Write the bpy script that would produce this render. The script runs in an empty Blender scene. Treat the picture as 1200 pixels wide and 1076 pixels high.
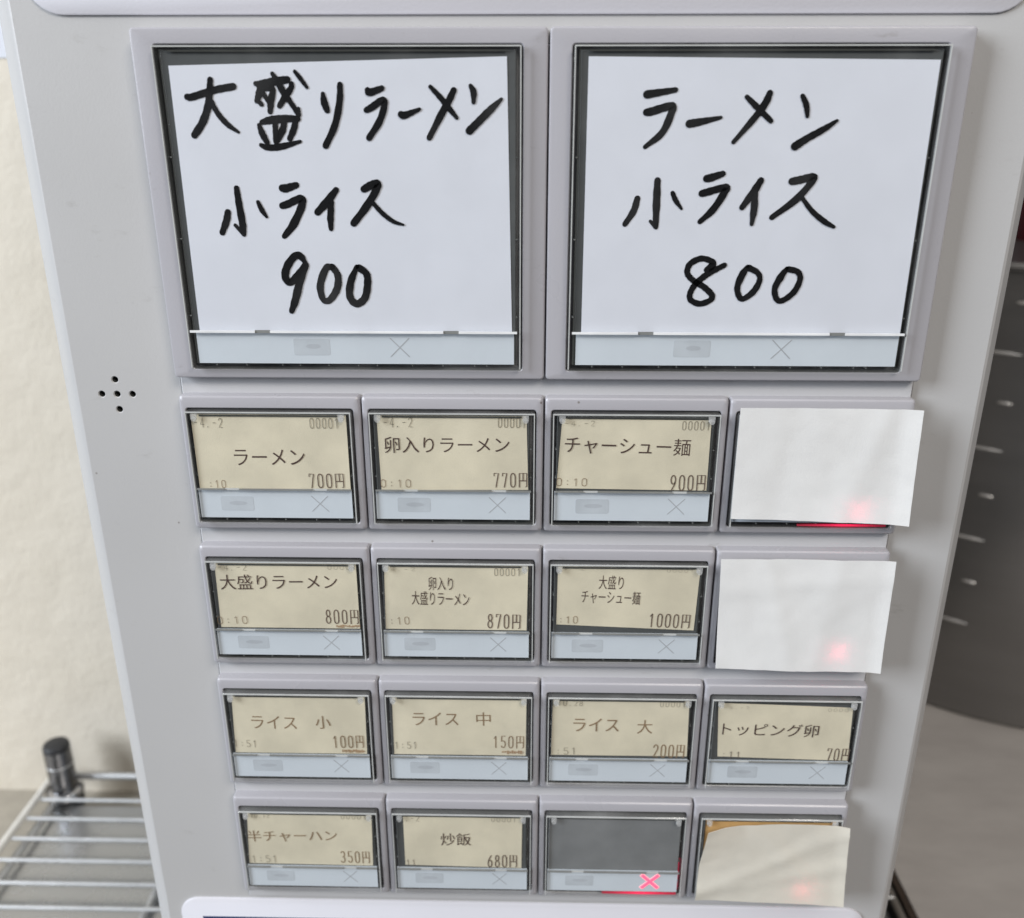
import bpy, bmesh, math, random
from mathutils import Vector, Matrix, noise

# ------------------------------------------------------------------ camera, world, lamps, exposure
scene = bpy.context.scene
C = scene.collection
MM = 0.001

cam_data = bpy.data.cameras.new('camera')
cam = bpy.data.objects.new('camera', cam_data)
C.objects.link(cam)
cam.location = (-0.00416, -0.227, -0.02529)
cam.rotation_euler = (1.22128, -0.0005, 0.02031)
cam_data.sensor_width = 36.0
cam_data.lens = 1022.703 / 1200 * 36
cam_data.clip_start = 0.01
cam_data.clip_end = 50
cam_data.dof.use_dof = True
cam_data.dof.focus_distance = 0.238
cam_data.dof.aperture_fstop = 13.0
scene.camera = cam

world = bpy.data.worlds.new('World')
scene.world = world
world.use_nodes = True
bg = world.node_tree.nodes['Background']
bg.inputs[0].default_value = (0.80, 0.84, 0.92, 1)
bg.inputs[1].default_value = 0.125


def area_lamp(name, loc, target, sx, sy, power, colour):
    d = bpy.data.lights.new(name, 'AREA')
    d.shape = 'RECTANGLE'
    d.size, d.size_y, d.energy, d.color = sx, sy, power, colour
    o = bpy.data.objects.new(name, d)
    C.objects.link(o)
    o.location = loc
    o.rotation_euler = (Vector(target) - Vector(loc)).to_track_quat('-Z', 'Y').to_euler()
    return o


area_lamp('window_light', (-1.98, -1.02, 0.75), (-0.02, 0.02, -0.15), 0.9, 1.3, 80, (0.87, 0.93, 1.0))
area_lamp('ceiling_light', (0.10, -0.60, 1.25), (0.0, 0.05, -0.15), 1.2, 0.5, 4.5, (1.0, 0.98, 0.96))
area_lamp('warm_fill_light', (0.75, -1.35, 1.15), (0.06, 0.0, -0.14), 0.8, 0.5, 22.0, (1.0, 0.93, 0.84))  # added warm fill to brighten the right side of the panel

scene.view_settings.view_transform = 'Standard'
scene.view_settings.look = 'None'
scene.view_settings.gamma = 1.0
scene.view_settings.exposure = -0.1
scene.view_settings.use_curve_mapping = False
scene.render.engine = 'CYCLES'
scene.cycles.use_denoising = True
scene.cycles.max_bounces = 16
scene.cycles.transparent_max_bounces = 24
scene.cycles.transmission_bounces = 12
scene.cycles.caustics_reflective = False
scene.cycles.caustics_refractive = False
scene.cycles.sample_clamp_indirect = 6.0


# ------------------------------------------------------------------ materials
class Nodes:
    def __init__(self, name):
        self.m = bpy.data.materials.new(name)
        self.m.use_nodes = True
        self.t = self.m.node_tree
        self.b = self.t.nodes['Principled BSDF']
        self.out = self.t.nodes['Material Output']

    def n(self, kind, **kw):
        nd = self.t.nodes.new(kind)
        for k, v in kw.items():
            setattr(nd, k, v)
        return nd

    def l(self, a, b):
        self.t.links.new(a, b)

    def ramp(self, src, lo, hi, a=0.0, b=1.0):
        r = self.n('ShaderNodeMapRange')
        r.inputs['From Min'].default_value = lo
        r.inputs['From Max'].default_value = hi
        r.inputs['To Min'].default_value = a
        r.inputs['To Max'].default_value = b
        self.l(src, r.inputs['Value'])
        return r.outputs['Result']

    def mix(self, fac, a, b, mode='MIX'):
        x = self.n('ShaderNodeMix', data_type='RGBA', blend_type=mode)
        for s, v in ((x.inputs['Factor'], fac), (x.inputs['A'], a), (x.inputs['B'], b)):
            if hasattr(v, 'is_output'):
                self.l(v, s)
            elif isinstance(v, (int, float)):
                s.default_value = v
            else:
                s.default_value = (*v, 1)
        return x.outputs['Result']

    def noise(self, scale, detail=4, rough=0.55, stretch=None):
        tc = self.n('ShaderNodeNewGeometry').outputs['Position']
        if stretch:
            mp = self.n('ShaderNodeMapping')
            mp.inputs['Scale'].default_value = stretch
            self.l(tc, mp.inputs['Vector'])
            tc = mp.outputs['Vector']
        nz = self.n('ShaderNodeTexNoise')
        nz.inputs['Scale'].default_value = scale
        nz.inputs['Detail'].default_value = detail
        nz.inputs['Roughness'].default_value = rough
        self.l(tc, nz.inputs['Vector'])
        return nz.outputs['Fac']

    def bump(self, height, dist, strength=1.0):
        bp = self.n('ShaderNodeBump')
        bp.inputs['Distance'].default_value = dist
        bp.inputs['Strength'].default_value = strength
        self.l(height, bp.inputs['Height'])
        self.l(bp.outputs['Normal'], self.b.inputs['Normal'])


def plastic(name, col, rough=0.42, dirt=0.5, specks=True, grain=0.00003):
    k = Nodes(name)
    c = k.mix(k.ramp(k.noise(9, 3), 0.3, 0.7), [x * 0.955 for x in col], [min(1, x * 1.03) for x in col])
    smear = k.ramp(k.noise(70, 6, 0.7, (1, 1, 2.2)), 0.63, 0.78, 0, 0.55 * dirt)
    c = k.mix(smear, c, (0.20, 0.185, 0.16))
    if specks:
        v = k.n('ShaderNodeTexVoronoi')
        v.inputs['Scale'].default_value = 95
        k.l(k.n('ShaderNodeNewGeometry').outputs['Position'], v.inputs['Vector'])
        spot = k.ramp(v.outputs['Distance'], 0.02, 0.042, 1, 0)
        sep = k.n('ShaderNodeSeparateColor')
        k.l(v.outputs['Color'], sep.inputs['Color'])
        keep = k.ramp(sep.outputs['Red'], 0.45, 0.9, 0, 0.8)
        mul = k.n('ShaderNodeMath', operation='MULTIPLY')
        k.l(spot, mul.inputs[0])
        k.l(keep, mul.inputs[1])
        c = k.mix(mul.outputs[0], c, (0.16, 0.14, 0.12))
    k.l(c, k.b.inputs['Base Color'])
    k.l(k.ramp(k.noise(40, 4), 0.3, 0.7, rough - 0.05, rough + 0.07), k.b.inputs['Roughness'])
    k.bump(k.noise(1400, 2), grain)
    return k.m


def simple(name, col, rough=0.5, metal=0.0, emit=None, estr=0.0, spec=0.5):
    k = Nodes(name)
    k.b.inputs['Specular IOR Level'].default_value = spec
    c = k.mix(k.ramp(k.noise(120, 4), 0.35, 0.65), [x * 0.92 for x in col], [min(1, x * 1.05) for x in col])
    k.l(c, k.b.inputs['Base Color'])
    k.b.inputs['Roughness'].default_value = rough
    k.b.inputs['Metallic'].default_value = metal
    if emit:
        k.b.inputs['Emission Color'].default_value = (*emit, 1)
        k.b.inputs['Emission Strength'].default_value = estr
    return k.m


def paper(name, col, mottled, trans=0.25, tone=0.06, fibre=0.00006):
    k = Nodes(name)
    a = k.ramp(k.noise(60, 5, 0.6), 0.35, 0.68)
    c = k.mix(a, [x * (1 - tone) for x in col], [min(1, x * (1 + tone * 0.4)) for x in col])
    c = k.mix(k.ramp(k.noise(200, 5, 0.7), 0.62, 0.8, 0, mottled), c, [x * 0.62 for x in col])
    k.l(c, k.b.inputs['Base Color'])
    k.b.inputs['Roughness'].default_value = 0.75
    k.b.inputs['Specular IOR Level'].default_value = 0.2
    k.bump(k.noise(2600, 3), fibre)
    tr = k.n('ShaderNodeBsdfTranslucent')
    k.l(c, tr.inputs['Color'])
    mx = k.n('ShaderNodeMixShader')
    mx.inputs[0].default_value = trans
    k.l(k.b.outputs[0], mx.inputs[1])
    k.l(tr.outputs[0], mx.inputs[2])
    k.l(mx.outputs[0], k.out.inputs['Surface'])
    return k.m


def clear_sheet(name, haze=0.03, mirror=0.014, haze0=0.0):
    """thin clear acrylic: lets light straight through and mirrors a little at grazing angles"""
    k = Nodes(name)
    tr = k.n('ShaderNodeBsdfTransparent')
    tr.inputs[0].default_value = (0.992, 0.995, 0.993, 1)
    gl = k.n('ShaderNodeBsdfGlossy')
    k.l(k.ramp(k.noise(180, 5, 0.7), 0.4, 0.75, 0.05, 0.22), gl.inputs['Roughness'])
    lw = k.n('ShaderNodeLayerWeight')
    lw.inputs['Blend'].default_value = 0.5
    pw = k.n('ShaderNodeMath', operation='POWER')
    pw.inputs[1].default_value = 5.0
    k.l(lw.outputs['Facing'], pw.inputs[0])
    mx = k.n('ShaderNodeMixShader')
    k.l(k.ramp(pw.outputs[0], 0, 1, mirror, 0.9), mx.inputs[0])
    k.l(tr.outputs[0], mx.inputs[1])
    k.l(gl.outputs[0], mx.inputs[2])
    # finger smudges plus soft glare, painted as a faint uneven haze
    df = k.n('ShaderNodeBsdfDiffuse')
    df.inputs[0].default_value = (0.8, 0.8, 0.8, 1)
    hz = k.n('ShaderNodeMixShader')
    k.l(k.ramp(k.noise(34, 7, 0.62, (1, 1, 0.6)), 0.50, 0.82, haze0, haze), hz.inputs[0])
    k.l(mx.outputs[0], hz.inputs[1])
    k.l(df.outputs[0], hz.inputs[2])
    k.l(hz.outputs[0], k.out.inputs['Surface'])
    return k.m


def clear_solid(name):
    k = Nodes(name)
    k.b.inputs['Base Color'].default_value = (0.93, 0.96, 0.94, 1)
    k.b.inputs['Transmission Weight'].default_value = 1.0
    k.b.inputs['IOR'].default_value = 1.49
    k.l(k.ramp(k.noise(300, 3), 0.3, 0.7, 0.02, 0.08), k.b.inputs['Roughness'])
    return k.m


M = {}
M['panel'] = plastic('white_panel_plastic', (0.485, 0.482, 0.483), 0.40, 0.5)
M['bezel'] = plastic('lavender_grey_plastic', (0.40, 0.392, 0.42), 0.30, 0.95)
M['base'] = plastic('pale_grey_plastic', (0.53, 0.53, 0.545), 0.40, 0.9)
M['plate'] = plastic('pale_lilac_plate', (0.68, 0.675, 0.725), 0.35, 0.1)
M['blue'] = simple('dark_blue_print', (0.02, 0.035, 0.13), 0.35)
M['dark'] = simple('black_switch_plastic', (0.062, 0.064, 0.060), 0.25)
M['darkgrey'] = simple('dark_grey_switch_face', (0.085, 0.09, 0.092), 0.35)
M['greyface'] = simple('bare_grey_button_face', (0.21, 0.215, 0.22), 0.22)
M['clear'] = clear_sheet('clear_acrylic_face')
M['solid'] = clear_solid('clear_acrylic_wall')
M['ridge'] = simple('glint_grey_acrylic', (0.52, 0.53, 0.52), 0.2)  # pale grey painting the glint on the clear cap rims
M['strip'] = paper('pale_blue_marker_strip', (0.69, 0.745, 0.81), 0.03, 0.1, 0.03, 0.00001)
M['whiteledge'] = simple('lit_acrylic_ledge', (0.80, 0.81, 0.82), 0.3)  # clear ledge, its lit look painted as white
M['greyledge'] = simple('grey_acrylic_ledge', (0.22, 0.225, 0.22), 0.3)
M['marksmudge'] = simple('darker_grey_print', (0.47, 0.50, 0.545), 0.6)
M['mark'] = simple('faded_grey_print', (0.54, 0.58, 0.63), 0.6)
M['cross'] = simple('faded_cross_print', (0.42, 0.44, 0.47), 0.6)
M['crossglow'] = simple('lit_red_cross', (0.9, 0.15, 0.25), 0.4, 0, (1.0, 0.06, 0.16), 1.1)
M['crosshalo'] = simple('lit_cross_outline', (0.95, 0.5, 0.55), 0.4, 0, (1.0, 0.45, 0.52), 0.55)
M['led'] = simple('red_lamp_glow', (0.9, 0.05, 0.1), 0.4, 0, (0.9, 0.02, 0.10), 1.5)
M['spilldim'] = simple('dim_red_spill', (0.5, 0.05, 0.1), 0.4, 0, (0.55, 0.015, 0.06), 0.5)  # red spill on the switch wall, painted as dim emission


def lamp_bar():
    k = Nodes('red_glow_bar')
    k.b.inputs['Base Color'].default_value = (0.5, 0.03, 0.06, 1)
    tc = k.n('ShaderNodeTexCoord').outputs['Object']
    sp = k.n('ShaderNodeSeparateXYZ')
    k.l(tc, sp.inputs[0])
    sub = k.n('ShaderNodeMath', operation='SUBTRACT')
    sub.inputs[1].default_value = 0.0345
    k.l(sp.outputs['X'], sub.inputs[0])
    ab = k.n('ShaderNodeMath', operation='ABSOLUTE')
    k.l(sub.outputs[0], ab.inputs[0])
    r = k.ramp(ab.outputs[0], 0.001, 0.0125, 1.0, 0.14)  # sideways falloff of the red glow, painted into the emission
    pw = k.n('ShaderNodeMath', operation='POWER')
    pw.inputs[1].default_value = 1.6
    k.l(r, pw.inputs[0])
    k.b.inputs['Emission Color'].default_value = (0.95, 0.02, 0.10, 1)
    k.l(pw.outputs[0], k.b.inputs['Emission Strength'])
    return k.m


M['led'] = lamp_bar()
M['ledbright'] = simple('bright_red_lamp', (0.9, 0.05, 0.1), 0.4, 0, (1.0, 0.06, 0.15), 7.5)
M['ticket'] = paper('cream_ticket_paper', (0.84, 0.77, 0.605), 0.2, 0.15, 0.12)
M['amber'] = paper('amber_ticket_paper', (0.84, 0.55, 0.24), 0.15, 0.35, 0.1)
M['card'] = paper('white_card_paper', (0.80, 0.82, 0.90), 0.03, 0.12, 0.03, 0.00002)
M['cover'] = paper('white_note_paper', (0.90, 0.90, 0.895), 0.05, 0.25, 0.03)
M['coverwarm'] = paper('yellowed_note_paper', (0.82, 0.785, 0.70), 0.06, 0.28, 0.06)
M['marker'] = simple('black_marker_ink', (0.006, 0.006, 0.007), 0.7, spec=0.12)
M['ink'] = simple('brown_black_print', (0.075, 0.042, 0.034), 0.6)
M['inkfaded'] = simple('faded_brown_print', (0.27, 0.18, 0.105), 0.6)
M['inkfaint'] = simple('faint_grey_print', (0.30, 0.265, 0.20), 0.6)
M['inkprice'] = simple('dark_price_print', (0.15, 0.105, 0.08), 0.6)
M['inksmudge'] = simple('rusty_smudge_print', (0.42, 0.28, 0.17), 0.7)
M['chrome'] = simple('bright_wire_metal', (0.52, 0.525, 0.53), 0.4, 0.6)
M['postmetal'] = simple('dark_polished_post', (0.22, 0.22, 0.23), 0.22, 0.95)
M['rubber'] = simple('black_end_cap', (0.02, 0.021, 0.024), 0.5)


def steel_sheet():
    k = Nodes('brushed_steel_sheet')
    k.b.inputs['Base Color'].default_value = (0.47, 0.48, 0.49, 1)
    k.b.inputs['Metallic'].default_value = 0.85
    k.l(k.ramp(k.noise(25, 5), 0.3, 0.7, 0.2, 0.36), k.b.inputs['Roughness'])
    return k.m


def pot_metal():
    k = Nodes('dull_dark_steel')
    band = k.noise(9, 4, 0.5, (0.5, 0.5, 3))
    k.l(k.mix(k.ramp(band, 0.3, 0.7), (0.24, 0.235, 0.232), (0.30, 0.294, 0.29)), k.b.inputs['Base Color'])
    k.b.inputs['Metallic'].default_value = 0.92
    k.l(k.ramp(band, 0.3, 0.7, 0.34, 0.42), k.b.inputs['Roughness'])
    return k.m


def plaster():
    k = Nodes('cream_plaster')
    c = k.mix(k.ramp(k.noise(6, 5), 0.3, 0.7), (0.645, 0.59, 0.495), (0.70, 0.65, 0.565))
    pits = k.ramp(k.noise(60, 3, 0.6), 0.72, 0.80, 0, 0.25)
    c = k.mix(pits, c, (0.50, 0.43, 0.30))
    k.l(c, k.b.inputs['Base Color'])
    k.b.inputs['Roughness'].default_value = 0.8
    k.bump(k.noise(28, 6, 0.6), 0.004, 0.6)
    return k.m


def counter_top():
    k = Nodes('grey_counter_laminate')
    c = k.mix(k.ramp(k.noise(14, 6, 0.65, (1, 3, 1)), 0.35, 0.68), (0.46, 0.43, 0.41), (0.54, 0.51, 0.485))
    k.l(c, k.b.inputs['Base Color'])
    k.b.inputs['Roughness'].default_value = 0.5
    return k.m


M['sheet'] = steel_sheet()
M['pot'] = pot_metal()
M['potmark'] = simple('worn_raised_mark', (0.62, 0.61, 0.60), 0.3, 0.6)
M['plaster'] = plaster()
M['counter'] = counter_top()
M['table'] = simple('beige_table_top', (0.36, 0.33, 0.28), 0.5)
M['edge'] = simple('dark_brown_edging', (0.055, 0.038, 0.028), 0.45)
M['red'] = simple('glossy_red_tin', (0.16, 0.008, 0.012), 0.25)
M['notice'] = paper('wall_notice_paper', (0.74, 0.77, 0.84), 0.02, 0.1)
M['frame'] = simple('shelf_frame_metal', (0.34, 0.31, 0.28), 0.35, 0.6)


# ------------------------------------------------------------------ mesh helpers (all input in millimetres)
class Shape:
    def __init__(self):
        self.v, self.f, self.mi = [], [], []

    def face(self, idx, mi=0):
        self.f.append(idx)
        self.mi.append(mi)

    def box(self, x0, x1, y0, y1, z0, z1, mi=0):
        b = len(self.v)
        self.v += [(x, y, z) for x in (x0, x1) for y in (y0, y1) for z in (z0, z1)]
        for q in ((0, 1, 3, 2), (4, 6, 7, 5), (0, 4, 5, 1), (2, 3, 7, 6), (0, 2, 6, 4), (1, 5, 7, 3)):
            self.face([b + i for i in q], mi)
        return self

    def bevel_box(self, x0, x1, y0, y1, z0, z1, c, mi=0):
        """box with the four edges round its front (-y) face chamfered"""
        loops = [rect(x0, x1, z0, z1, y1), rect(x0, x1, z0, z1, y0 + c), rect(x0 + c, x1 - c, z0 + c, z1 - c, y0)]
        return self.loft(loops, True, True, mi)

    def loft(self, loops, cap0=False, cap1=False, mi=0, closed=True):
        b = len(self.v)
        n = len(loops[0])
        for lp in loops:
            self.v += lp
        for i in range(len(loops) - 1):
            for j in range(n if closed else n - 1):
                k = (j + 1) % n
                self.face([b + i * n + j, b + i * n + k, b + (i + 1) * n + k, b + (i + 1) * n + j], mi)
        if cap0:
            self.face([b + j for j in range(n)][::-1], mi)
        if cap1:
            self.face([b + (len(loops) - 1) * n + j for j in range(n)], mi)
        return self

    def tube(self, p, q, r, n=12, mi=0, r2=None):
        p, q = Vector(p), Vector(q)
        d = (q - p).normalized()
        a = d.orthogonal().normalized()
        c = d.cross(a)
        r2 = r if r2 is None else r2
        lp = [[tuple(o + (a * math.cos(t) + c * math.sin(t)) * rr) for t in [2 * math.pi * i / n for i in range(n)]]
              for o, rr in ((p, r), (q, r2))]
        return self.loft(lp, True, True, mi)

    def lathe(self, cx, cy, prof, n=32, mi=0):
        lp = [[(cx + r * math.cos(2 * math.pi * i / n), cy + r * math.sin(2 * math.pi * i / n), z) for i in range(n)]
              for r, z in prof]
        return self.loft(lp, True, True, mi)

    def mesh(self, name, mats, smooth=None):
        me = bpy.data.meshes.new(name)
        me.from_pydata([(x * MM, y * MM, z * MM) for x, y, z in self.v], [], self.f)
        for m in mats if isinstance(mats, (list, tuple)) else [mats]:
            me.materials.append(m)
        me.polygons.foreach_set('material_index', self.mi)
        bm = bmesh.new()
        bm.from_mesh(me)
        bmesh.ops.recalc_face_normals(bm, faces=bm.faces)
        bm.to_mesh(me)
        bm.free()
        if smooth:
            me.polygons.foreach_set('use_smooth', [True] * len(me.polygons))
            me.set_sharp_from_angle(angle=math.radians(smooth))
        me.update()
        return me


def rect(x0, x1, z0, z1, y):
    return [(x0, y, z0), (x1, y, z0), (x1, y, z1), (x0, y, z1)]


def rrect(x0, x1, z0, z1, y, r, n=4):
    pts = []
    for cx, cz, a0 in ((x1 - r, z0 + r, -90), (x1 - r, z1 - r, 0), (x0 + r, z1 - r, 90), (x0 + r, z0 + r, 180)):
        for i in range(n + 1):
            a = math.radians(a0 + 90 * i / n)
            pts.append((cx + r * math.cos(a), y, cz + r * math.sin(a)))
    return pts


def obj(name, me, parent=None, loc=(0, 0, 0)):
    """loc in millimetres, in the frame of the parent"""
    o = bpy.data.objects.new(name, me)
    C.objects.link(o)
    o.location = Vector(loc) * MM
    if parent:
        o.parent = parent
    return o


def tag(o, label, cat, group=None):
    o['label'] = label
    o['category'] = cat
    if group:
        o['group'] = group
    return o


def structure(o):
    o['kind'] = 'structure'
    return o


def clone(o, parent, loc=None):
    c = o.copy()
    C.objects.link(c)
    c.parent = parent
    if loc is not None:
        c.location = Vector(loc) * MM
    return c


# ------------------------------------------------------------------ measured layout (millimetres; x right, z up, y = 0 at the bezel fronts)
HAND_LEFT = [
  [
    [(-87.03,-15.37,1.33),(-85.83,-15.37,1.47),(-80.48,-13.89,1.47),(-75.58,-13.04,1.47)],
    [(-80.96,-11.54,1.26),(-81.28,-13.42,1.4),(-82.22,-17.53,1.61),(-83.93,-21.06,1.68),(-86.28,-23.98,1.54)],
    [(-81.28,-16.26,1.05),(-80.04,-18.97,1.19),(-77.9,-21.54,1.19),(-75.38,-23.32,0.63)],
    [(-70.1,-12.42,1.05),(-68.68,-12.64,1.82),(-65.19,-11.86,1.61),(-62.42,-11.55,1.47)],
    [(-65.89,-10.24,0.91),(-64.56,-12.48,1.4),(-63.39,-14.68,1.47),(-61.86,-16.9,1.13),(-60.34,-19.29,1.19)],
    [(-60.34,-19.29,1.05),(-60.3,-18.01,0.87)],
    [(-68.7,-12.8,1.75),(-69.6,-15.0,1.54),(-70.24,-16.26,1.05)],
    [(-68.76,-13.42,1.4),(-66.2,-13.58,1.33),(-66.8,-16.26,1.54),(-67.2,-18.65,1.19)],
    [(-70.05,-16.1,1.0),(-69.11,-17.06,1.0)],
    [(-67.34,-16.58,0.87),(-68.52,-14.52,1.0)],
    [(-61.48,-12.49,1.13),(-61.73,-13.43,1.27),(-63.47,-15.63,1.4),(-64.83,-17.38,1.13)],
    [(-60.5,-9.75,0.77),(-59.33,-11.24,0.98),(-57.85,-13.27,0.73)],
    [(-69.51,-21.06,1.05),(-67.38,-20.57,1.61),(-63.88,-20.25,1.6),(-60.6,-20.25,1.26)],
    [(-70.2,-21.7,0.91),(-69.59,-23.64,1.47),(-68.57,-25.76,1.19)],
    [(-66.21,-21.06,1.26),(-66.29,-22.99,1.26),(-66.44,-25.43,1.19)],
    [(-63.96,-21.06,1.26),(-64.65,-22.99,1.54),(-66.27,-25.43,1.26)],
    [(-61.16,-20.73,1.26),(-61.84,-22.67,1.47),(-62.96,-24.78,1.26)],
    [(-70.19,-26.25,0.91),(-68.67,-26.84,1.26),(-65.15,-26.58,1.4),(-60.44,-25.43,0.7)],
    [(-54.13,-14.69,0.91),(-53.93,-16.59,1.54),(-53.37,-18.33,1.33)],
    [(-49.88,-12.65,1.2),(-50.19,-16.27,1.47),(-51.7,-21.7,1.53),(-54.3,-26.41,1.4)],
    [(-43.3,-13.91,1.33),(-42.82,-14.38,1.54),(-39.87,-13.44,1.19)],
    [(-43.9,-18.33,1.19),(-42.31,-17.54,1.47),(-40.0,-16.11,1.4),(-39.36,-16.91,1.4),(-40.75,-20.73,1.53),(-43.56,-24.61,1.33)],
    [(-35.52,-19.29,1.47),(-34.66,-19.45,1.47),(-31.0,-18.11,0.73)],
    [(-28.27,-13.13,0.87),(-25.79,-15.65,1.2),(-23.8,-18.02,1.2),(-22.06,-20.09,0.8)],
    [(-22.68,-13.92,1.33),(-23.93,-16.28,1.53),(-25.9,-19.45,1.54),(-28.88,-24.6,1.19)],
    [(-18.65,-12.92,0.87),(-17.93,-14.39,1.4),(-17.96,-16.6,0.87)],
    [(-19.09,-22.98,1.68),(-16.99,-21.05,1.6),(-13.88,-18.18,1.54),(-11.3,-15.9,0.73)],
  ],
  [
    [(-80.11,-42.14,1.46),(-80.67,-44.17,1.62),(-82.08,-47.12,1.33)],
    [(-77.29,-36.37,1.27),(-77.09,-40.13,1.55),(-76.68,-45.06,1.64),(-76.62,-47.56,1.05)],
    [(-76.62,-47.56,1.05),(-78.58,-45.29,0.82)],
    [(-72.25,-39.67,0.91),(-71.42,-41.68,1.18),(-70.41,-43.25,0.67)],
    [(-65.82,-36.35,1.72),(-64.89,-36.35,1.82),(-62.29,-35.6,1.37)],
    [(-66.2,-40.55,1.53),(-64.76,-40.11,1.64),(-61.4,-38.77,1.62),(-61.31,-40.54,1.73),(-63.79,-45.03,1.81),(-66.39,-47.99,1.18)],
    [(-52.46,-36.77,1.37),(-54.98,-39.64,1.81),(-57.48,-42.1,1.55)],
    [(-53.82,-39.64,1.24),(-54.3,-43.21,1.55),(-54.37,-46.14,1.05)],
    [(-45.53,-36.54,1.55),(-43.64,-35.57,1.72),(-42.01,-35.22,1.64),(-42.56,-36.97,1.64),(-45.32,-40.96,1.73),(-48.58,-44.77,1.53)],
    [(-43.63,-39.62,0.95),(-41.22,-42.29,1.05),(-38.53,-44.3,0.95),(-36.0,-45.11,0.48)],
  ],
  [
    [(-61.52,-54.65,0.95),(-62.58,-53.03,1.62),(-63.98,-52.8,1.62),(-66.08,-55.13,1.81),(-67.04,-57.94,1.81),(-65.99,-59.59,1.62),(-63.94,-57.93,1.72),(-61.58,-55.35,1.62)],
    [(-61.56,-55.12,1.62),(-63.34,-59.34,1.81),(-64.94,-64.1,1.81),(-66.15,-66.99,1.24)],
    [(-54.7,-55.56,1.43),(-56.4,-56.03,1.62),(-58.15,-60.27,1.72),(-57.69,-63.84,1.43),(-56.02,-64.07,1.53),(-53.9,-61.2,1.72),(-53.44,-57.9,1.62),(-54.7,-55.56,1.43)],
    [(-48.43,-55.54,1.09),(-50.19,-59.3,1.72),(-50.67,-63.09,1.72),(-49.1,-65.0,1.72),(-46.85,-63.55,1.72),(-45.95,-60.23,1.72),(-46.03,-57.4,1.62),(-47.83,-55.77,1.62)],
  ],
]
HAND_RIGHT = [
  [
    [(23.4,-14.86,1.7),(24.54,-14.69,1.62),(30.18,-13.85,1.08)],
    [(23.48,-18.81,1.53),(24.75,-18.6,1.7),(29.26,-17.4,1.61),(29.57,-18.6,1.62),(27.56,-23.34,1.53),(23.57,-26.62,0.99)],
    [(33.89,-21.39,1.71),(36.39,-20.96,1.53),(41.36,-19.97,0.72)],
    [(47.13,-15.41,0.99),(49.85,-17.75,1.32),(53.35,-20.74,1.08)],
    [(52.5,-14.57,1.35),(51.59,-16.9,1.61),(49.18,-20.31,1.42),(44.82,-25.51,0.95)],
    [(60.28,-15.21,0.99),(61.43,-17.32,1.26),(61.92,-19.67,0.85)],
    [(59.71,-26.46,1.8),(62.5,-24.63,1.53),(66.38,-22.46,1.35),(69.12,-20.65,0.66)],
  ],
  [
    [(22.3,-38.7,1.39),(21.5,-41.69,1.51),(19.49,-44.84,1.19)],
    [(27.03,-34.39,1.42),(27.08,-39.38,1.7),(27.19,-45.38,1.23)],
    [(27.3,-45.61,0.95),(25.77,-44.08,0.69)],
    [(30.89,-37.32,0.95),(31.81,-39.14,1.13),(33.36,-41.11,0.57)],
    [(38.99,-33.93,1.61),(40.14,-33.7,1.7),(42.88,-32.8,1.32)],
    [(38.08,-37.45,1.51),(39.47,-37.08,1.61),(43.85,-35.95,1.51),(43.71,-37.08,1.61),(41.21,-41.19,1.61),(38.1,-44.19,1.09)],
    [(52.3,-34.36,1.44),(50.77,-37.07,1.7),(48.28,-40.72,1.32)],
    [(51.24,-37.07,1.13),(51.26,-41.17,1.61),(51.03,-44.77,0.85)],
    [(59.91,-34.57,1.62),(62.19,-34.12,1.7),(64.92,-33.45,1.51),(64.82,-34.57,1.53),(61.32,-38.86,1.61),(55.86,-43.09,1.23)],
    [(62.39,-37.95,0.85),(65.64,-41.6,1.13),(69.03,-44.13,1.23),(71.46,-45.37,0.76)],
  ],
  [
    [(40.7,-56.02,1.32),(41.77,-55.21,1.65),(42.18,-54.25,1.45),(40.5,-53.37,1.32),(38.56,-53.31,1.39),(36.39,-54.59,1.39),(35.81,-56.52,1.32),(36.63,-57.96,1.32),(38.35,-59.25,1.32),(40.38,-60.38,1.39),(42.49,-62.33,1.39),(42.27,-63.64,1.32),(39.72,-64.63,1.39),(37.37,-63.82,1.32),(36.87,-62.35,1.32),(37.61,-60.39,1.39),(38.96,-58.76,1.45),(41.41,-56.82,1.45),(45.13,-54.82,1.19)],
    [(50.98,-55.18,0.94),(49.86,-57.11,1.65),(48.85,-60.35,1.39),(49.56,-62.79,1.32),(50.75,-63.28,1.26),(53.17,-61.31,1.52),(54.36,-58.39,1.26),(53.54,-56.62,1.26),(51.33,-55.5,1.52)],
    [(60.87,-55.63,0.94),(59.63,-57.72,1.65),(58.41,-60.64,1.39),(59.07,-63.24,1.32),(60.59,-63.73,1.32),(63.3,-61.59,1.45),(64.56,-58.35,1.32),(63.7,-56.42,1.32),(61.37,-55.79,1.39)],
  ],
]
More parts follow.
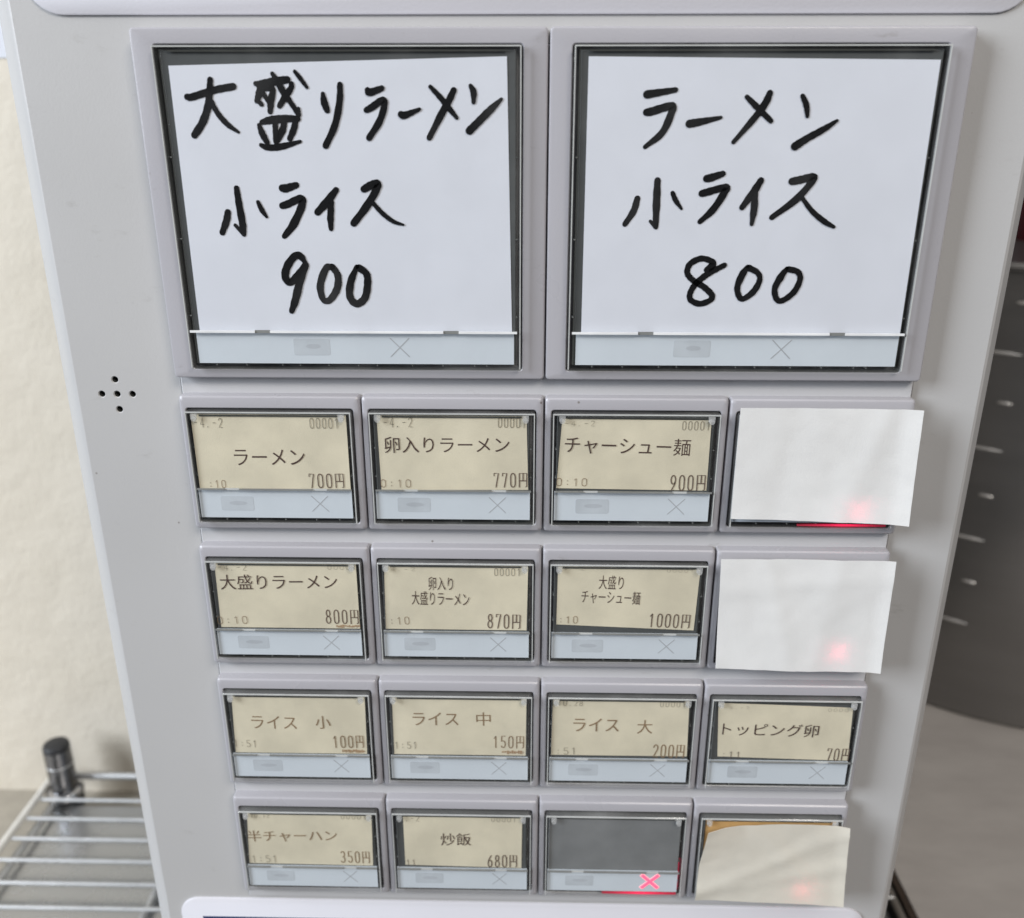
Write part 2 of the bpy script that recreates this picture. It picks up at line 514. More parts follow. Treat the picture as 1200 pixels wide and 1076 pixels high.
TICKETS = [
  ((0,0), [(-96.58, -95.15), (-53.9, -95.35), (-53.86, -116.83), (-96.69, -116.94)], [
    ('item', 'ラーメン', (-85.68, -107.69), (-66.07, -107.54), 4.61),
    ('price', '700円', (-65.32, -114.51), (-55.75, -114.42), 4.13),
    ('date', '-4.-2', (-95.68, -97.59), (-87.86, -97.71), 2.7),
    ('serial', '00001', (-63.81, -97.63), (-55.93, -97.58), 2.86),
    ('time', ':10', (-93.71, -115.69), (-88.93, -115.65), 2.26),
  ]),
  ((0,1), [(-45.53, -95.29), (-4.79, -95.26), (-4.18, -116.14), (-45.21, -116.49)], [
    ('item', '卵入りラーメン', (-43.75, -103.71), (-9.46, -103.45), 4.72),
    ('price', '770円', (-13.73, -113.88), (-4.6, -113.8), 4.11),
    ('date', '-4.-2', (-43.68, -97.22), (-35.83, -97.17), 2.68),
    ('serial', '00001', (-12.43, -97.01), (-4.87, -97.13), 2.85),
    ('time', '0:10', (-45.28, -115.09), (-36.87, -115.01), 2.26),
  ]),
  ((0,2), [(4.91, -95.92), (45.15, -96.12), (45.29, -115.96), (3.17, -115.56)], [
    ('item', 'チャーシュー麺', (5.76, -103.19), (40.01, -103.91), 4.94),
    ('price', '900円', (35.27, -114.27), (44.68, -114.19), 4.47),
    ('date', '-4.-2', (5.62, -96.64), (13.74, -96.78), 2.52),
    ('serial', '00001', (37.44, -97.38), (44.89, -97.53), 2.9),
    ('time', '0:10', (3.72, -114.23), (12.14, -114.26), 2.24),
  ]),
  ((1,0), [(-95.09, -140.39), (-53.05, -139.39), (-53.08, -161.11), (-95.46, -161.07)], [
    ('item', '大盛りラーメン', (-94.11, -146.58), (-59.69, -145.99), 4.9),
    ('price', '800円', (-63.77, -157.65), (-54.28, -157.73), 4.54),
    ('date', '-4.-2', (-94.19, -141.23), (-85.88, -141.04), 2.9),
    ('serial', '00001', (-62.08, -140.4), (-53.92, -140.31), 3.27),
    ('time', '0:10', (-96.29, -159.37), (-87.32, -159.05), 2.44),
    ('smudge', '', (-60.97, -160.85), (-54.01, -160.76), 1.02),
  ]),
  ((1,1), [(-45.72, -140.96), (-4.02, -139.96), (-4.38, -161.08), (-46.21, -161.03)], [
    ('item', '卵入り', (-33.0, -146.28), (-25.86, -146.39), 4.4),
    ('item', '大盛りラーメン', (-38.06, -151.05), (-21.16, -151.44), 4.55),
    ('price', '870円', (-15.8, -158.56), (-6.35, -158.75), 4.63),
    ('date', '4.-2', (-43.73, -140.87), (-36.79, -140.6), 2.88),
    ('serial', '00001', (-13.75, -141.99), (-6.15, -142.1), 3.09),
    ('time', ':10', (-44.93, -158.93), (-39.07, -158.65), 2.42),
  ]),
  ((1,2), [(4.58, -140.14), (45.5, -141.06), (44.94, -160.45), (4.42, -158.94)], [
    ('item', '大盛り', (16.5, -145.34), (23.64, -145.46), 4.47),
    ('item', 'チャーシュー麺', (11.56, -150.0), (28.69, -150.52), 4.33),
    ('price', '1000円', (31.71, -157.66), (43.48, -158.04), 4.41),
    ('date', '4.-2', (6.07, -140.4), (12.19, -140.53), 2.21),
    ('serial', '00001', (35.97, -140.37), (43.62, -140.79), 3.01),
    ('time', ':10', (5.14, -157.88), (10.67, -157.81), 2.32),
  ]),
  ((2,0), [(-95.14, -186.01), (-53.95, -185.09), (-54.37, -206.37), (-96.04, -206.42)], [
    ('item', 'ライス', (-89.88, -195.35), (-75.75, -195.54), 4.76),
    ('item', '小', (-69.83, -195.24), (-65.14, -195.17), 4.75),
    ('price', '100円', (-64.79, -202.45), (-55.35, -202.29), 4.41),
    ('serial', '00001', (-62.94, -185.76), (-54.72, -185.64), 1.41),
    ('time', '1:51', (-96.16, -203.49), (-88.97, -203.58), 2.53),
    ('smudge', '', (-62.13, -205.88), (-55.55, -205.77), 1.27),
  ]),
  ((2,1), [(-45.55, -184.97), (-4.24, -183.43), (-4.37, -206.19), (-45.74, -206.23)], [
    ('item', 'ライス', (-39.49, -193.43), (-25.3, -193.31), 4.72),
    ('item', '中', (-19.72, -193.22), (-15.26, -193.15), 4.91),
    ('price', '150円', (-14.46, -201.62), (-5.1, -201.68), 4.39),
    ('date', '10.28', (-43.44, -185.17), (-36.87, -185.07), 2.01),
    ('serial', '00001', (-12.81, -184.41), (-5.7, -184.31), 2.2),
    ('time', '1:51', (-45.37, -203.39), (-38.4, -203.38), 2.53),
    ('smudge', '', (-11.87, -205.47), (-5.08, -205.35), 1.26),
  ]),
  ((2,2), [(3.86, -185.78), (45.45, -185.77), (46.05, -205.66), (3.39, -205.73)], [
    ('item', 'ライス', (10.29, -194.83), (24.29, -194.83), 4.86),
    ('item', '大', (30.02, -195.29), (34.71, -195.22), 5.08),
    ('price', '200円', (35.49, -204.26), (44.97, -204.33), 4.74),
    ('date', '10.28', (5.52, -186.8), (13.01, -186.69), 2.16),
    ('serial', '00001', (36.69, -186.66), (44.41, -186.65), 2.37),
    ('time', ':51', (5.11, -204.88), (11.46, -204.66), 2.5),
  ]),
  ((2,3), [(54.3, -186.25), (95.27, -187.48), (96.21, -206.44), (55.6, -205.5)], [
    ('item', 'トッピング卵', (56.32, -195.65), (85.85, -196.06), 4.64),
    ('price', '70円', (89.47, -204.71), (96.14, -204.82), 4.51),
    ('date', '-4.-2', (56.01, -187.45), (63.85, -187.87), 1.73),
    ('serial', '00001', (87.84, -187.83), (95.54, -187.93), 1.94),
    ('time', ':11', (56.84, -205.26), (62.7, -205.39), 2.49),
  ]),
  ((3,0), [(-95.0, -230.29), (-54.29, -229.53), (-54.93, -251.51), (-96.33, -251.28)], [
    ('item', '半チャーハン', (-95.78, -240.43), (-66.2, -239.62), 4.62),
    ('price', '350円', (-65.43, -248.55), (-56.01, -248.6), 4.7),
    ('date', '10.12', (-93.85, -231.49), (-87.85, -231.38), 2.49),
    ('serial', '00001', (-64.27, -231.27), (-56.12, -231.11), 2.93),
    ('time', '1:51', (-95.2, -249.99), (-86.82, -249.82), 2.83),
  ]),
  ((3,1), [(-44.07, -230.37), (-5.33, -230.67), (-5.52, -251.57), (-44.09, -250.92)], [
    ('item', '炒飯', (-32.02, -240.55), (-22.18, -240.36), 5.07),
    ('price', '680円', (-16.62, -249.31), (-7.16, -249.23), 4.94),
    ('date', '.-2', (-43.32, -231.77), (-38.81, -231.91), 2.93),
    ('serial', '00001', (-15.29, -231.24), (-7.29, -231.2), 3.37),
    ('time', '11', (-43.64, -250.46), (-40.59, -250.4), 2.36),
  ]),
]
CARD_LEFT = [(-90.69, -8.48), (-9.96, -6.54), (-8.72, -71.96), (-90.97, -72.35)]
CARD_RIGHT = [(9.32, -6.56), (91.63, -7.38), (91.92, -71.94), (9.33, -72.33)]
COVERS = [[(52.18, -91.97), (100.15, -92.13), (100.99, -125.28), (52.21, -123.93)], [(50.65, -136.62), (99.62, -136.63), (100.33, -173.23), (51.82, -172.43)], [(52.99, -231.44), (99.12, -230.9), (100.76, -262.55), (52.2, -262.15)]]
# marks [(-66.52, -74.28), (-56.91, -78.82), (-38.44, -76.65), (-91.19, -119.48), (-81.74, -124.11), (-62.85, -121.57)]
BIG_H = 85.45
ROW_TOP = [-90.4 - 45.14 * i for i in range(4)]
SMALL_H = 39.76
PANEL_Y = 5.0
SHELF_Z = -430.0

# ------------------------------------------------------------------ setting: wall, table, counter
s = Shape().box(-1100, 150, 264, 360, -900, 700)
structure(obj('wall', s.mesh('wall', M['plaster'])))
s = Shape().box(-900, 203, -160, 264, -490, -455)
structure(obj('table_top', s.mesh('table_top', M['table'])))
s = Shape()
s.box(214, 900, -160, 900, -470, SHELF_Z)
co = structure(obj('counter', s.mesh('counter', M['counter'])))
s = Shape().bevel_box(210.5, 214, -160, 900, -471, SHELF_Z - 1.5, 0.4)
obj('counter_edging', s.mesh('counter_edging', M['edge']), co)

# ------------------------------------------------------------------ the ticket machine
machine = bpy.data.objects.new('ticket_machine', None)
C.objects.link(machine)
ROOT = Vector((-6.0, 100.0, SHELF_Z))
machine.location = ROOT * MM
tag(machine, 'white ticket vending machine with rows of clear push buttons, standing on the wire shelf', 'ticket machine')


def part(name, me, loc=(0, 0, 0)):
    return obj(name, me, machine, Vector(loc) - ROOT)


XL, XR = -138.0, 125.4
ZT, ZB = 150.0, SHELF_Z
# housing: cross-section swept upwards, chamfered front edges
prof = [(-129.6, PANEL_Y), (-130.6, PANEL_Y + 0.35), (-136.6, PANEL_Y + 7.0), (-137.6, PANEL_Y + 9.0), (XL, PANEL_Y + 12.0), (XL, 215),
        (XR, 215), (XR, PANEL_Y + 12.0), (125.0, PANEL_Y + 9.0), (124.0, PANEL_Y + 7.0), (119.2, PANEL_Y + 0.35), (118.3, PANEL_Y)]
s = Shape()
s.loft([[(x, y, z) for x, y in prof] for z in (ZB, ZT)], False, False, 0, closed=False)
s.face(list(range(len(prof)))[::-1])
s.face([len(prof) + i for i in range(len(prof))])
part('housing', s.mesh('housing', M['panel'], 30))

# front panel with the cut-out for the button field and the five speaker holes
HX0, HX1, HZ0, HZ1 = -100.5, 100.3, -271.4, -3.0
bm = bmesh.new()


def loop_edges(pts):
    vs = [bm.verts.new((x * MM, PANEL_Y * MM, z * MM)) for x, z in pts]
    return vs, [bm.edges.new((vs[i], vs[(i + 1) % len(vs)])) for i in range(len(vs))]


holes = [(-118.7, -87.4), (-123.0, -91.55), (-118.7, -91.55), (-114.4, -91.55), (-118.7, -95.95)]
all_edges, inner = [], []
v0, e0 = loop_edges([(-129.6, ZB), (118.3, ZB), (118.3, ZT), (-129.6, ZT)])
all_edges += e0
rim = [(HX0, HZ0), (HX1, HZ0), (HX1, HZ1), (HX0, HZ1)]
v1, e1 = loop_edges(rim)
all_edges += e1
inner.append((v1, 12.0))
for hx, hz in holes:
    v, e = loop_edges([(hx + 1.08 * math.cos(2 * math.pi * i / 20), hz + 1.08 * math.sin(2 * math.pi * i / 20)) for i in range(20)])
    all_edges += e
    inner.append((v, 9.0))
bmesh.ops.triangle_fill(bm, use_beauty=True, use_dissolve=False, edges=all_edges)
for vs, depth in inner:
    if len(vs) > 4:                                 # countersunk rim of a speaker hole
        mid = sum((v.co for v in vs), Vector()) / len(vs)
        low = []
        for v in vs:
            p = mid + (v.co - mid) * (0.84 / 1.08)
            low.append(bm.verts.new((p.x, (PANEL_Y + 0.28) * MM, p.z)))
        for i in range(len(vs)):
            j = (i + 1) % len(vs)
            bm.faces.new((vs[i], vs[j], low[j], low[i]))
        vs = low
    back = [bm.verts.new((v.co.x, depth * MM, v.co.z)) for v in vs]
    for i in range(len(vs)):
        j = (i + 1) % len(vs)
        bm.faces.new((vs[i], vs[j], back[j], back[i])).material_index = 1 if len(vs) > 4 else 0  # hole walls painted dark for the shade inside
bmesh.ops.recalc_face_normals(bm, faces=bm.faces)
me = bpy.data.meshes.new('front_panel')
bm.to_mesh(me)
bm.free()
me.materials.append(M['panel'])
me.materials.append(M['dark'])
part('front_panel', me)
s = Shape().box(-128, -108, 8.9, 10, -101, -82)
part('speaker_backing', s.mesh('speaker_backing', M['dark']))
s = Shape().box(HX0 - 2, HX1 + 2, 11.9, 13, HZ0 - 2, HZ1 + 2)
part('field_backing', s.mesh('field_backing', M['dark']))

# pale base plate that shows as a strip between the rows of bezels
s = Shape().bevel_box(HX0 + 0.75, HX1 - 0.75, 3.3, 11, HZ0 + 0.4, HZ1 - 0.5, 0.35)
part('base_plate', s.mesh('base_plate', M['base'], 40))

# lilac plates above and below the buttons
s = Shape()
s.loft([rrect(-125.6, 113.6, 3.1, 120, PANEL_Y + 0.2, 9, 8), rrect(-125.6, 113.6, 3.1, 120, PANEL_Y - 0.55, 9, 8),
        rrect(-125.2, 113.2, 3.5, 119.6, PANEL_Y - 0.8, 8.6, 8)], True, True)
part('upper_plate', s.mesh('upper_plate', M['plate'], 40))
s = Shape()
s.loft([rrect(-125.0, 113.0, -405, -273.6, PANEL_Y + 0.2, 7, 8), rrect(-125.0, 113.0, -405, -273.6, PANEL_Y - 0.55, 7, 8),
        rrect(-124.6, 112.6, -404.6, -274.0, PANEL_Y - 0.8, 6.6, 8)], True, True)
lower = part('lower_plate', s.mesh('lower_plate', M['plate'], 40))
s = Shape().box(-117.5, 105.5, PANEL_Y - 0.86, PANEL_Y - 0.7, -396, -281.6)
obj('blue_print', s.mesh('blue_print', M['blue']), lower)


# ------------------------------------------------------------------ button modules, in their own frame (origin at top-left of the bezel front)
def bezel_mesh(w, h, ox0, ox1, oz0, oz1, top_r):
    def outer(ins, y, r):
        return rrect(0.2 + ins, w - 0.2 - ins, -h + ins, -ins * 1.0, y, r, 3)
    lp = [outer(0, 7.0, 1.0), outer(0, top_r, 1.0), outer(top_r * 0.14, top_r * 0.5, 0.95), outer(top_r * 0.5, top_r * 0.14, 0.8),
          outer(top_r, 0, 0.7),
          rrect(ox0 - 0.25, ox1 + 0.25, oz0 - 0.25, oz1 + 0.25, 0, 0.9, 3),
          rrect(ox0, ox1, oz0, oz1, 0.25, 0.8, 3), rrect(ox0, ox1, oz0, oz1, 10.5, 0.8, 3)]
    s = Shape().loft(lp)
    n = len(s.f)
    per = len(lp[0])
    for i in range(n - per, n):
        s.mi[i] = 1
    return s.mesh('button_bezel', [M['bezel'], M['dark']], 28)


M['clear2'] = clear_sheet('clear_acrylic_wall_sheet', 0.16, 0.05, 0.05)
M['ribgrey'] = simple('dim_acrylic_rib', (0.20, 0.205, 0.20), 0.5, spec=0.2)
M['clear3'] = clear_sheet('clear_acrylic_boss', 0.42, 0.10, 0.2)  # white glints on the bosses painted in as stronger haze


def cap_meshes(w, h, ox0, ox1, oz0, oz1, sz, notch, rib_n):
    """clear face plate, clear side walls with corner bosses, ledge over the marker strip, black switch body"""
    cx0, cx1, cz0, cz1 = ox0 + 0.3, ox1 - 0.3, oz0 + 0.3, oz1 - 0.3
    FY = -2.15
    face = Shape()
    face.bevel_box(cx0 + 0.55, cx1 - 0.55, FY, -1.62, cz0 + 0.55, cz1 - 0.55, 0.12)
    wall = Shape()
    n = 2
    wall.loft([rrect(cx0, cx1, cz0, cz1, 5, 0.6, n), rrect(cx0, cx1, cz0, cz1, FY + 0.25, 0.6, n), rrect(cx0 + .2, cx1 - .2, cz0 + .2, cz1 - .2, FY + .02, 0.45, n),
               rrect(cx0 + 0.53, cx1 - 0.53, cz0 + 0.53, cz1 - 0.53, FY + .02, 0.25, n), rrect(cx0 + 0.53, cx1 - 0.53, cz0 + 0.53, cz1 - 0.53, 5, 0.25, n),
               rrect(cx0, cx1, cz0, cz1, 5, 0.6, n)])
    lip = Shape()  # pale band standing for the bright edge glint of the clear wall
    u = [(cx0 + .12, cz0 + .6), (cx0 + .12, cz1 - .15), (cx1 - .12, cz1 - .15), (cx1 - .12, cz0 + .6),
         (cx1 - .36, cz0 + .6), (cx1 - .36, cz1 - .42), (cx0 + .36, cz1 - .42), (cx0 + .36, cz0 + .6)]
    lip.loft([[(x, FY + .45, z) for x, z in u], [(x, FY - .03, z) for x, z in u]], True, True)
    bosses = []
    for bx in (cx0 + 2.6, cx1 - 2.6) if w < 60 else ():
        boss = Shape()
        boss.tube((bx, FY - 0.7, cz1 - 1.9), (bx, FY + 0.05, cz1 - 1.9), 0.75, 10)
        boss.box(bx - 0.85, bx + 0.85, FY - 0.5, FY + 0.02, cz1 - 2.0, cz1 - 0.6)
        bosses.append(boss.mesh('hinge_boss', M['clear3'], 40))
    ledge = Shape()
    big = w > 60
    z = sz + 0.35
    x = cx0 + 1.0
    t = 0.28 if big else 0.2
    for nx in notch:
        ledge.box(x, nx - 2.0, FY - 0.45, FY + 0.02, z - t, z + t)
        ledge.box(nx - 2.0, nx + 2.0, FY - 0.15, FY + 0.02, z - t * 1.3, z + t * 1.5, 1)
        x = nx + 2.0
    ledge.box(x, cx1 - 1.0, FY - 0.45, FY + 0.02, z - t, z + t)
    body = Shape()
    body.box(cx0 + 1.3, cx1 - 1.3, -0.7, 9.0, cz0 + 1.5, cz1 - 0.9)
    body.box(ox0 - 0.5, ox1 + 0.5, 9.0, 10.4, oz0 - 0.5, oz1 + 0.5)
    rib = Shape()
    rng = random.Random(rib_n)
    for i in range(rib_n):
        bx = cx0 + 3 + (cx1 - cx0 - 6) * (i + rng.uniform(0.1, 0.9)) / rib_n
        rib.box(bx, bx + 0.22, -0.9, 3.2, cz0 + 0.95, cz0 + 1.4)
    for i in range(3):
        bz = cz0 + (cz1 - cz0) * (0.18 + 0.25 * i)
        rib.box(cx0 + 0.95, cx0 + 1.4, -0.9, 3.2, bz, bz + 0.22)
        rib.box(cx1 - 1.4, cx1 - 0.95, -0.9, 3.2, bz, bz + 0.22)
    gap_shade = Shape().box(cx0 + 3.7, cx1 - 3.7, -1.6, -1.42, cz1 - 1.45, cz1 - 1.1)  # dark bar painting the shade in the gap above the insert
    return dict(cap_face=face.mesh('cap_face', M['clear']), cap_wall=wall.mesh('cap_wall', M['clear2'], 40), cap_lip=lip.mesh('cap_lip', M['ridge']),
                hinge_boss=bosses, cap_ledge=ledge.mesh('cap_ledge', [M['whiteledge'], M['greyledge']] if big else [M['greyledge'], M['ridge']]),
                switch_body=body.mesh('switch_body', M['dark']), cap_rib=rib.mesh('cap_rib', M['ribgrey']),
                slot_gap_shade=gap_shade.mesh('slot_gap_shade', M['dark']))




def cross_mesh(size, w, y, mat, depth=0.03):
    s = Shape()
    for sg in (1, -1):
        d = Vector((1, sg)) * size
        n = Vector((-d.y, d.x)).normalized() * w / 2
        y0 = y - (0.004 if sg > 0 else 0)
        pts = [(d + n), (-d + n), (-d - n), (d - n)]
        s.loft([[(p.x, y0 + depth, p.y) for p in pts], [(p.x, y0, p.y) for p in pts]], True, True)
    return s.mesh('cross_mark', mat)


SM = dict(w=50.0, h=SMALL_H, ox0=2.0, ox1=47.9, oz0=-37.6, oz1=-3.55)
BG = dict(w=100.0, h=BIG_H, ox0=5.6, ox1=93.9, oz0=-82.95, oz1=-3.75)
sm_bezel = bezel_mesh(50.0, SMALL_H, SM['ox0'], SM['ox1'], SM['oz0'], SM['oz1'], 1.1)
bg_bezel = bezel_mesh(100.0, BIG_H, BG['ox0'], BG['ox1'], BG['oz0'], BG['oz1'], 0.7)
sm_cap = cap_meshes(50.0, SMALL_H, SM['ox0'], SM['ox1'], SM['oz0'], SM['oz1'], -26.75, (13.1, 37.7), 5)
bg_cap = cap_meshes(100.0, BIG_H, BG['ox0'], BG['ox1'], BG['oz0'], BG['oz1'], -72.6, (26.0, 75.4), 11)
PLANE = -1.2
sm_strip = Shape().box(3.1, 46.3, PLANE - 0.1, PLANE + 0.3, -35.45, -26.75).mesh('marker_strip', M['strip'])
bg_strip = Shape().box(8.0, 91.8, PLANE - 0.1, PLANE + 0.3, -80.95, -72.6).mesh('marker_strip', M['strip'])
sm_mark = Shape().loft([rrect(9.1, 18.4, -33.3, -28.9, PLANE - 0.05, 0.6), rrect(9.1, 18.4, -33.3, -28.9, PLANE - 0.14, 0.6)], True, True).loft([[(14 + 2.6 * math.cos(t), yy, -31.0 + 0.65 * math.sin(t)) for t in [math.pi * i / 8 for i in range(16)]] for yy in (PLANE - 0.1, PLANE - 0.155)], True, True, 1).mesh('grey_mark', [M['mark'], M['marksmudge']])
bg_mark = Shape().loft([rrect(33.6, 43.2, -78.7, -74.2, PLANE - 0.05, 0.5), rrect(33.6, 43.2, -78.7, -74.2, PLANE - 0.14, 0.5)], True, True).loft([[(38.8 + 2.0 * math.cos(t), yy, -76.3 + 0.65 * math.sin(t)) for t in [math.pi * i / 8 for i in range(16)]] for yy in (PLANE - 0.1, PLANE - 0.155)], True, True, 1).mesh('grey_mark', [M['mark'], M['marksmudge']])
sm_cross = cross_mesh(2.35, 0.22, PLANE - 0.15, M['cross'])
bg_cross = cross_mesh(2.5, 0.25, PLANE - 0.15, M['cross'])
lit_cross = cross_mesh(2.75, 1.0, PLANE - 0.30, M['crossglow'])
lit_halo = cross_mesh(2.95, 1.5, PLANE - 0.2, M['crosshalo'])
led_bar = Shape().box(21.5, 46.2, -1.3, -0.75, -36.6, -36.1).mesh('red_lamp_glow', M['led'])
side_spill = Shape().box(46.6, 46.85, 0.2, 0.9, -35.9, -23.0).mesh('red_lamp_glow', M['spilldim'])  # glowing strip standing for red spill on the right wall
glow_cross = cross_mesh(2.6, 1.4, PLANE - 0.30, M['ledbright'])
grey_face = Shape().bevel_box(3.3, 46.2, PLANE + 0.05, -0.65, -26.6, -4.9, 0.2).mesh('button_face', M['greyface'])
dark_face_s = Shape().bevel_box(3.5, 46.0, PLANE + 0.2, -0.65, -27.0, -4.9, 0.2).mesh('button_face', M['darkgrey'])
dark_face_b = Shape().bevel_box(7.6, 92.2, PLANE + 0.2, -0.65, -73.0, -5.2, 0.2).mesh('button_face', M['darkgrey'])


def module(kind, x0, ztop, lit=None):
    bz = part('button_bezel', sm_bezel if kind == 's' else bg_bezel, (x0, 0, ztop))
    for nm, me in (sm_cap if kind == 's' else bg_cap).items():
        for q in me if isinstance(me, list) else [me]:
            obj(nm, q, bz)
    obj('marker_strip', sm_strip if kind == 's' else bg_strip, bz)
    obj('grey_mark', sm_mark if kind == 's' else bg_mark, bz)
    c = (37.2, 0, -31.0) if kind == 's' else (61.7, 0, -76.5)
    if lit == 'bare':
        obj('cross_mark', lit_cross, bz, c)
        obj('cross_outline', lit_halo, bz, c)
        obj('red_lamp_glow', led_bar, bz)
        obj('red_lamp_glow', side_spill, bz)
        obj('button_face', grey_face, bz)
    else:
        if lit:
            obj('cross_mark', glow_cross, bz, c)
            obj('red_lamp_glow', led_bar, bz)
        else:
            obj('cross_mark', sm_cross if kind == 's' else bg_cross, bz, c)
        obj('button_face', dark_face_s if kind == 's' else dark_face_b, bz)
    return bz


module('b', -100, 0)
module('b', 0, 0)
for r in range(4):
    for c in range(4):
        lit = 'bare' if (r, c) == (3, 2) else 'covered' if (r, c) in ((0, 3), (1, 3), (3, 3)) else None
        module('s', -100 + 50 * c, ROW_TOP[r], lit)


# ------------------------------------------------------------------ paper things
def lerp(a, b, t):
    return a + (b - a) * t


def sheet_mesh(name, corners, origin, y, mat, nx, nz, wave, thick=0.12):
    """corners TL, TR, BR, BL as (x, z); wave(s, t) gives the forward lift in mm"""
    tl, tr, br, bl = [Vector(c) for c in corners]
    s = Shape()
    for side in (0, 1):
        for j in range(nz + 1):
            for i in range(nx + 1):
                a, t = i / nx, j / nz
                p = tl.lerp(tr, a).lerp(bl.lerp(br, a), t)
                lift = wave(a, t)
                dx = dz = 0
                if isinstance(lift, tuple):
                    lift, dx, dz = lift
                s.v.append((p.x + dx - origin[0], y - lift + side * thick - origin[1], p.y + dz - origin[2]))
    n = (nx + 1) * (nz + 1)
    for j in range(nz):
        for i in range(nx):
            a = j * (nx + 1) + i
            s.face([a, a + nx + 1, a + nx + 2, a + 1])
            s.face([n + a, n + a + 1, n + a + nx + 2, n + a + nx + 1])
    border = [i for i in range(nx + 1)] + [(j + 1) * (nx + 1) + nx for j in range(nz)] + \
             [nz * (nx + 1) + nx - 1 - i for i in range(nx)] + [(nz - 1 - j) * (nx + 1) for j in range(nz - 1)]
    for k in range(len(border)):
        a, b = border[k], border[(k + 1) % len(border)]
        s.face([a, b, n + b, n + a])
    return s.mesh(name, mat, 50)


font_scratch = {}


def text_mesh(txt, p0, p1, height, y, origin, mat, thin=0.0):
    """printed characters fitted between two points (x, z) with the given height"""
    if txt not in font_scratch:
        cu = bpy.data.curves.new('print', 'FONT')
        cu.body = txt
        cu.resolution_u = 3
        cu.offset = thin
        t = bpy.data.objects.new('print', cu)
        C.objects.link(t)
        dg = bpy.context.evaluated_depsgraph_get()
        dg.update()
        me = bpy.data.meshes.new_from_object(t.evaluated_get(dg))
        font_scratch[txt] = ([v.co.copy() for v in me.vertices], [list(p.vertices) for p in me.polygons])
        bpy.data.objects.remove(t)
        bpy.data.curves.remove(cu)
        bpy.data.meshes.remove(me)
    vs, fs = font_scratch[txt]
    x0, x1 = min(v.x for v in vs), max(v.x for v in vs)
    y0, y1 = min(v.y for v in vs), max(v.y for v in vs)
    p0, p1 = Vector(p0), Vector(p1)
    ax = p1 - p0
    up = Vector((-ax.y, ax.x)).normalized() * height
    s = Shape()
    for v in vs:
        q = p0 + ax * ((v.x - x0) / (x1 - x0)) + up * ((v.y - y0) / (y1 - y0) - 0.5)
        s.v.append((q.x - origin[0], y - origin[1], q.y - origin[2]))
    for f in fs:
        s.face(f)
    return s.mesh('print', mat)


def stroke(s, pts, y, org, smooth=True):
    """marker stroke: smooth ribbon with round ends, pts = (x, z, width)"""
    P = [Vector(p) for p in pts]
    if smooth and len(P) > 2:
        Q = [P[0] * 2 - P[1]] + P + [P[-1] * 2 - P[-2]]
        out = []
        for i in range(1, len(Q) - 2):
            a, b, c, d = Q[i - 1:i + 3]
            for k in range(6):
                t = k / 6
                out.append(0.5 * ((2 * b) + (c - a) * t + (2 * a - 5 * b + 4 * c - d) * t * t + (3 * b - a - 3 * c + d) * t ** 3))
        P = out + [P[-1]]
    L, R = [], []
    n = len(P)
    for i, p in enumerate(P):
        a, b = P[max(i - 1, 0)], P[min(i + 1, n - 1)]
        d = Vector((b.x - a.x, b.y - a.y)).normalized()
        nn = Vector((-d.y, d.x)) * p.z * 0.56 * (1 + (0.05 * math.sin(i * 1.7 + p.x) if smooth else 0))
        L.append(Vector((p.x, p.y)) + nn)
        R.append(Vector((p.x, p.y)) - nn)
    b0 = len(s.v)
    for l, r in zip(L, R):
        s.v.append((l.x - org[0], y - org[1], l.y - org[2]))
        s.v.append((r.x - org[0], y - org[1], r.y - org[2]))
    for i in range(n - 1):
        s.face([b0 + 2 * i, b0 + 2 * i + 1, b0 + 2 * i + 3, b0 + 2 * i + 2])
    for p in (P[0], P[-1]):
        b1 = len(s.v)
        m = 12 if smooth else 6
        for k in range(m):
            a = 2 * math.pi * k / m
            s.v.append((p.x + p.z * 0.55 * math.cos(a) - org[0], y - 0.003 - org[1], p.y + p.z * 0.55 * math.sin(a) - org[2]))
        s.face([b1 + k for k in range(m)])


def arc(cx, cy, rx, ry, a0, a1, n=8):
    return [(cx + rx * math.cos(math.radians(a0 + (a1 - a0) * i / n)), cy + ry * math.sin(math.radians(a0 + (a1 - a0) * i / n))) for i in range(n + 1)]


# thin receipt-printer figures, unit height, 0.56 wide
FIG = {
    '0': [arc(.28, .74, .27, .26, 0, 180) + arc(.28, .26, .27, .26, 180, 360) + [(.55, .74)]],
    '1': [[(.10, .80), (.30, 1.0), (.30, 0.0)]],
    '2': [arc(.28, .74, .26, .26, 170, -30) + [(.02, 0.02), (.56, 0.02)]],
    '3': [arc(.26, .75, .25, .25, 150, -85), arc(.26, .26, .28, .26, 85, -150)],
    '4': [[(.44, 0.0), (.44, 1.0), (.02, .30), (.58, .30)]],
    '5': [[(.52, 1.0), (.08, 1.0), (.05, .55)] + arc(.27, .31, .28, .30, 120, -150)],
    '6': [[(.46, .98), (.16, .66)] + arc(.28, .29, .26, .29, 155, -205, 14)],
    '7': [[(.03, .82), (.03, 1.0), (.54, 1.0), (.24, 0.0)]],
    '8': [arc(.28, .75, .22, .24, -90, 270, 14), arc(.28, .26, .27, .26, 90, 450, 14)],
    '9': [[(.12, .02), (.42, .36)] + arc(.28, .71, .26, .29, -25, 335, 14)],
    '-': [[(.08, .50), (.48, .50)]],
    '.': [[(.20, .05), (.22, .05)]],
    ':': [[(.27, .20), (.29, .20)], [(.27, .66), (.29, .66)]],
    '円': [[(.04, 0.0), (.04, 1.0), (.86, 1.0), (.86, .04), (.74, .02)], [(.04, .46), (.86, .46)], [(.45, 1.0), (.45, .46)]],
}


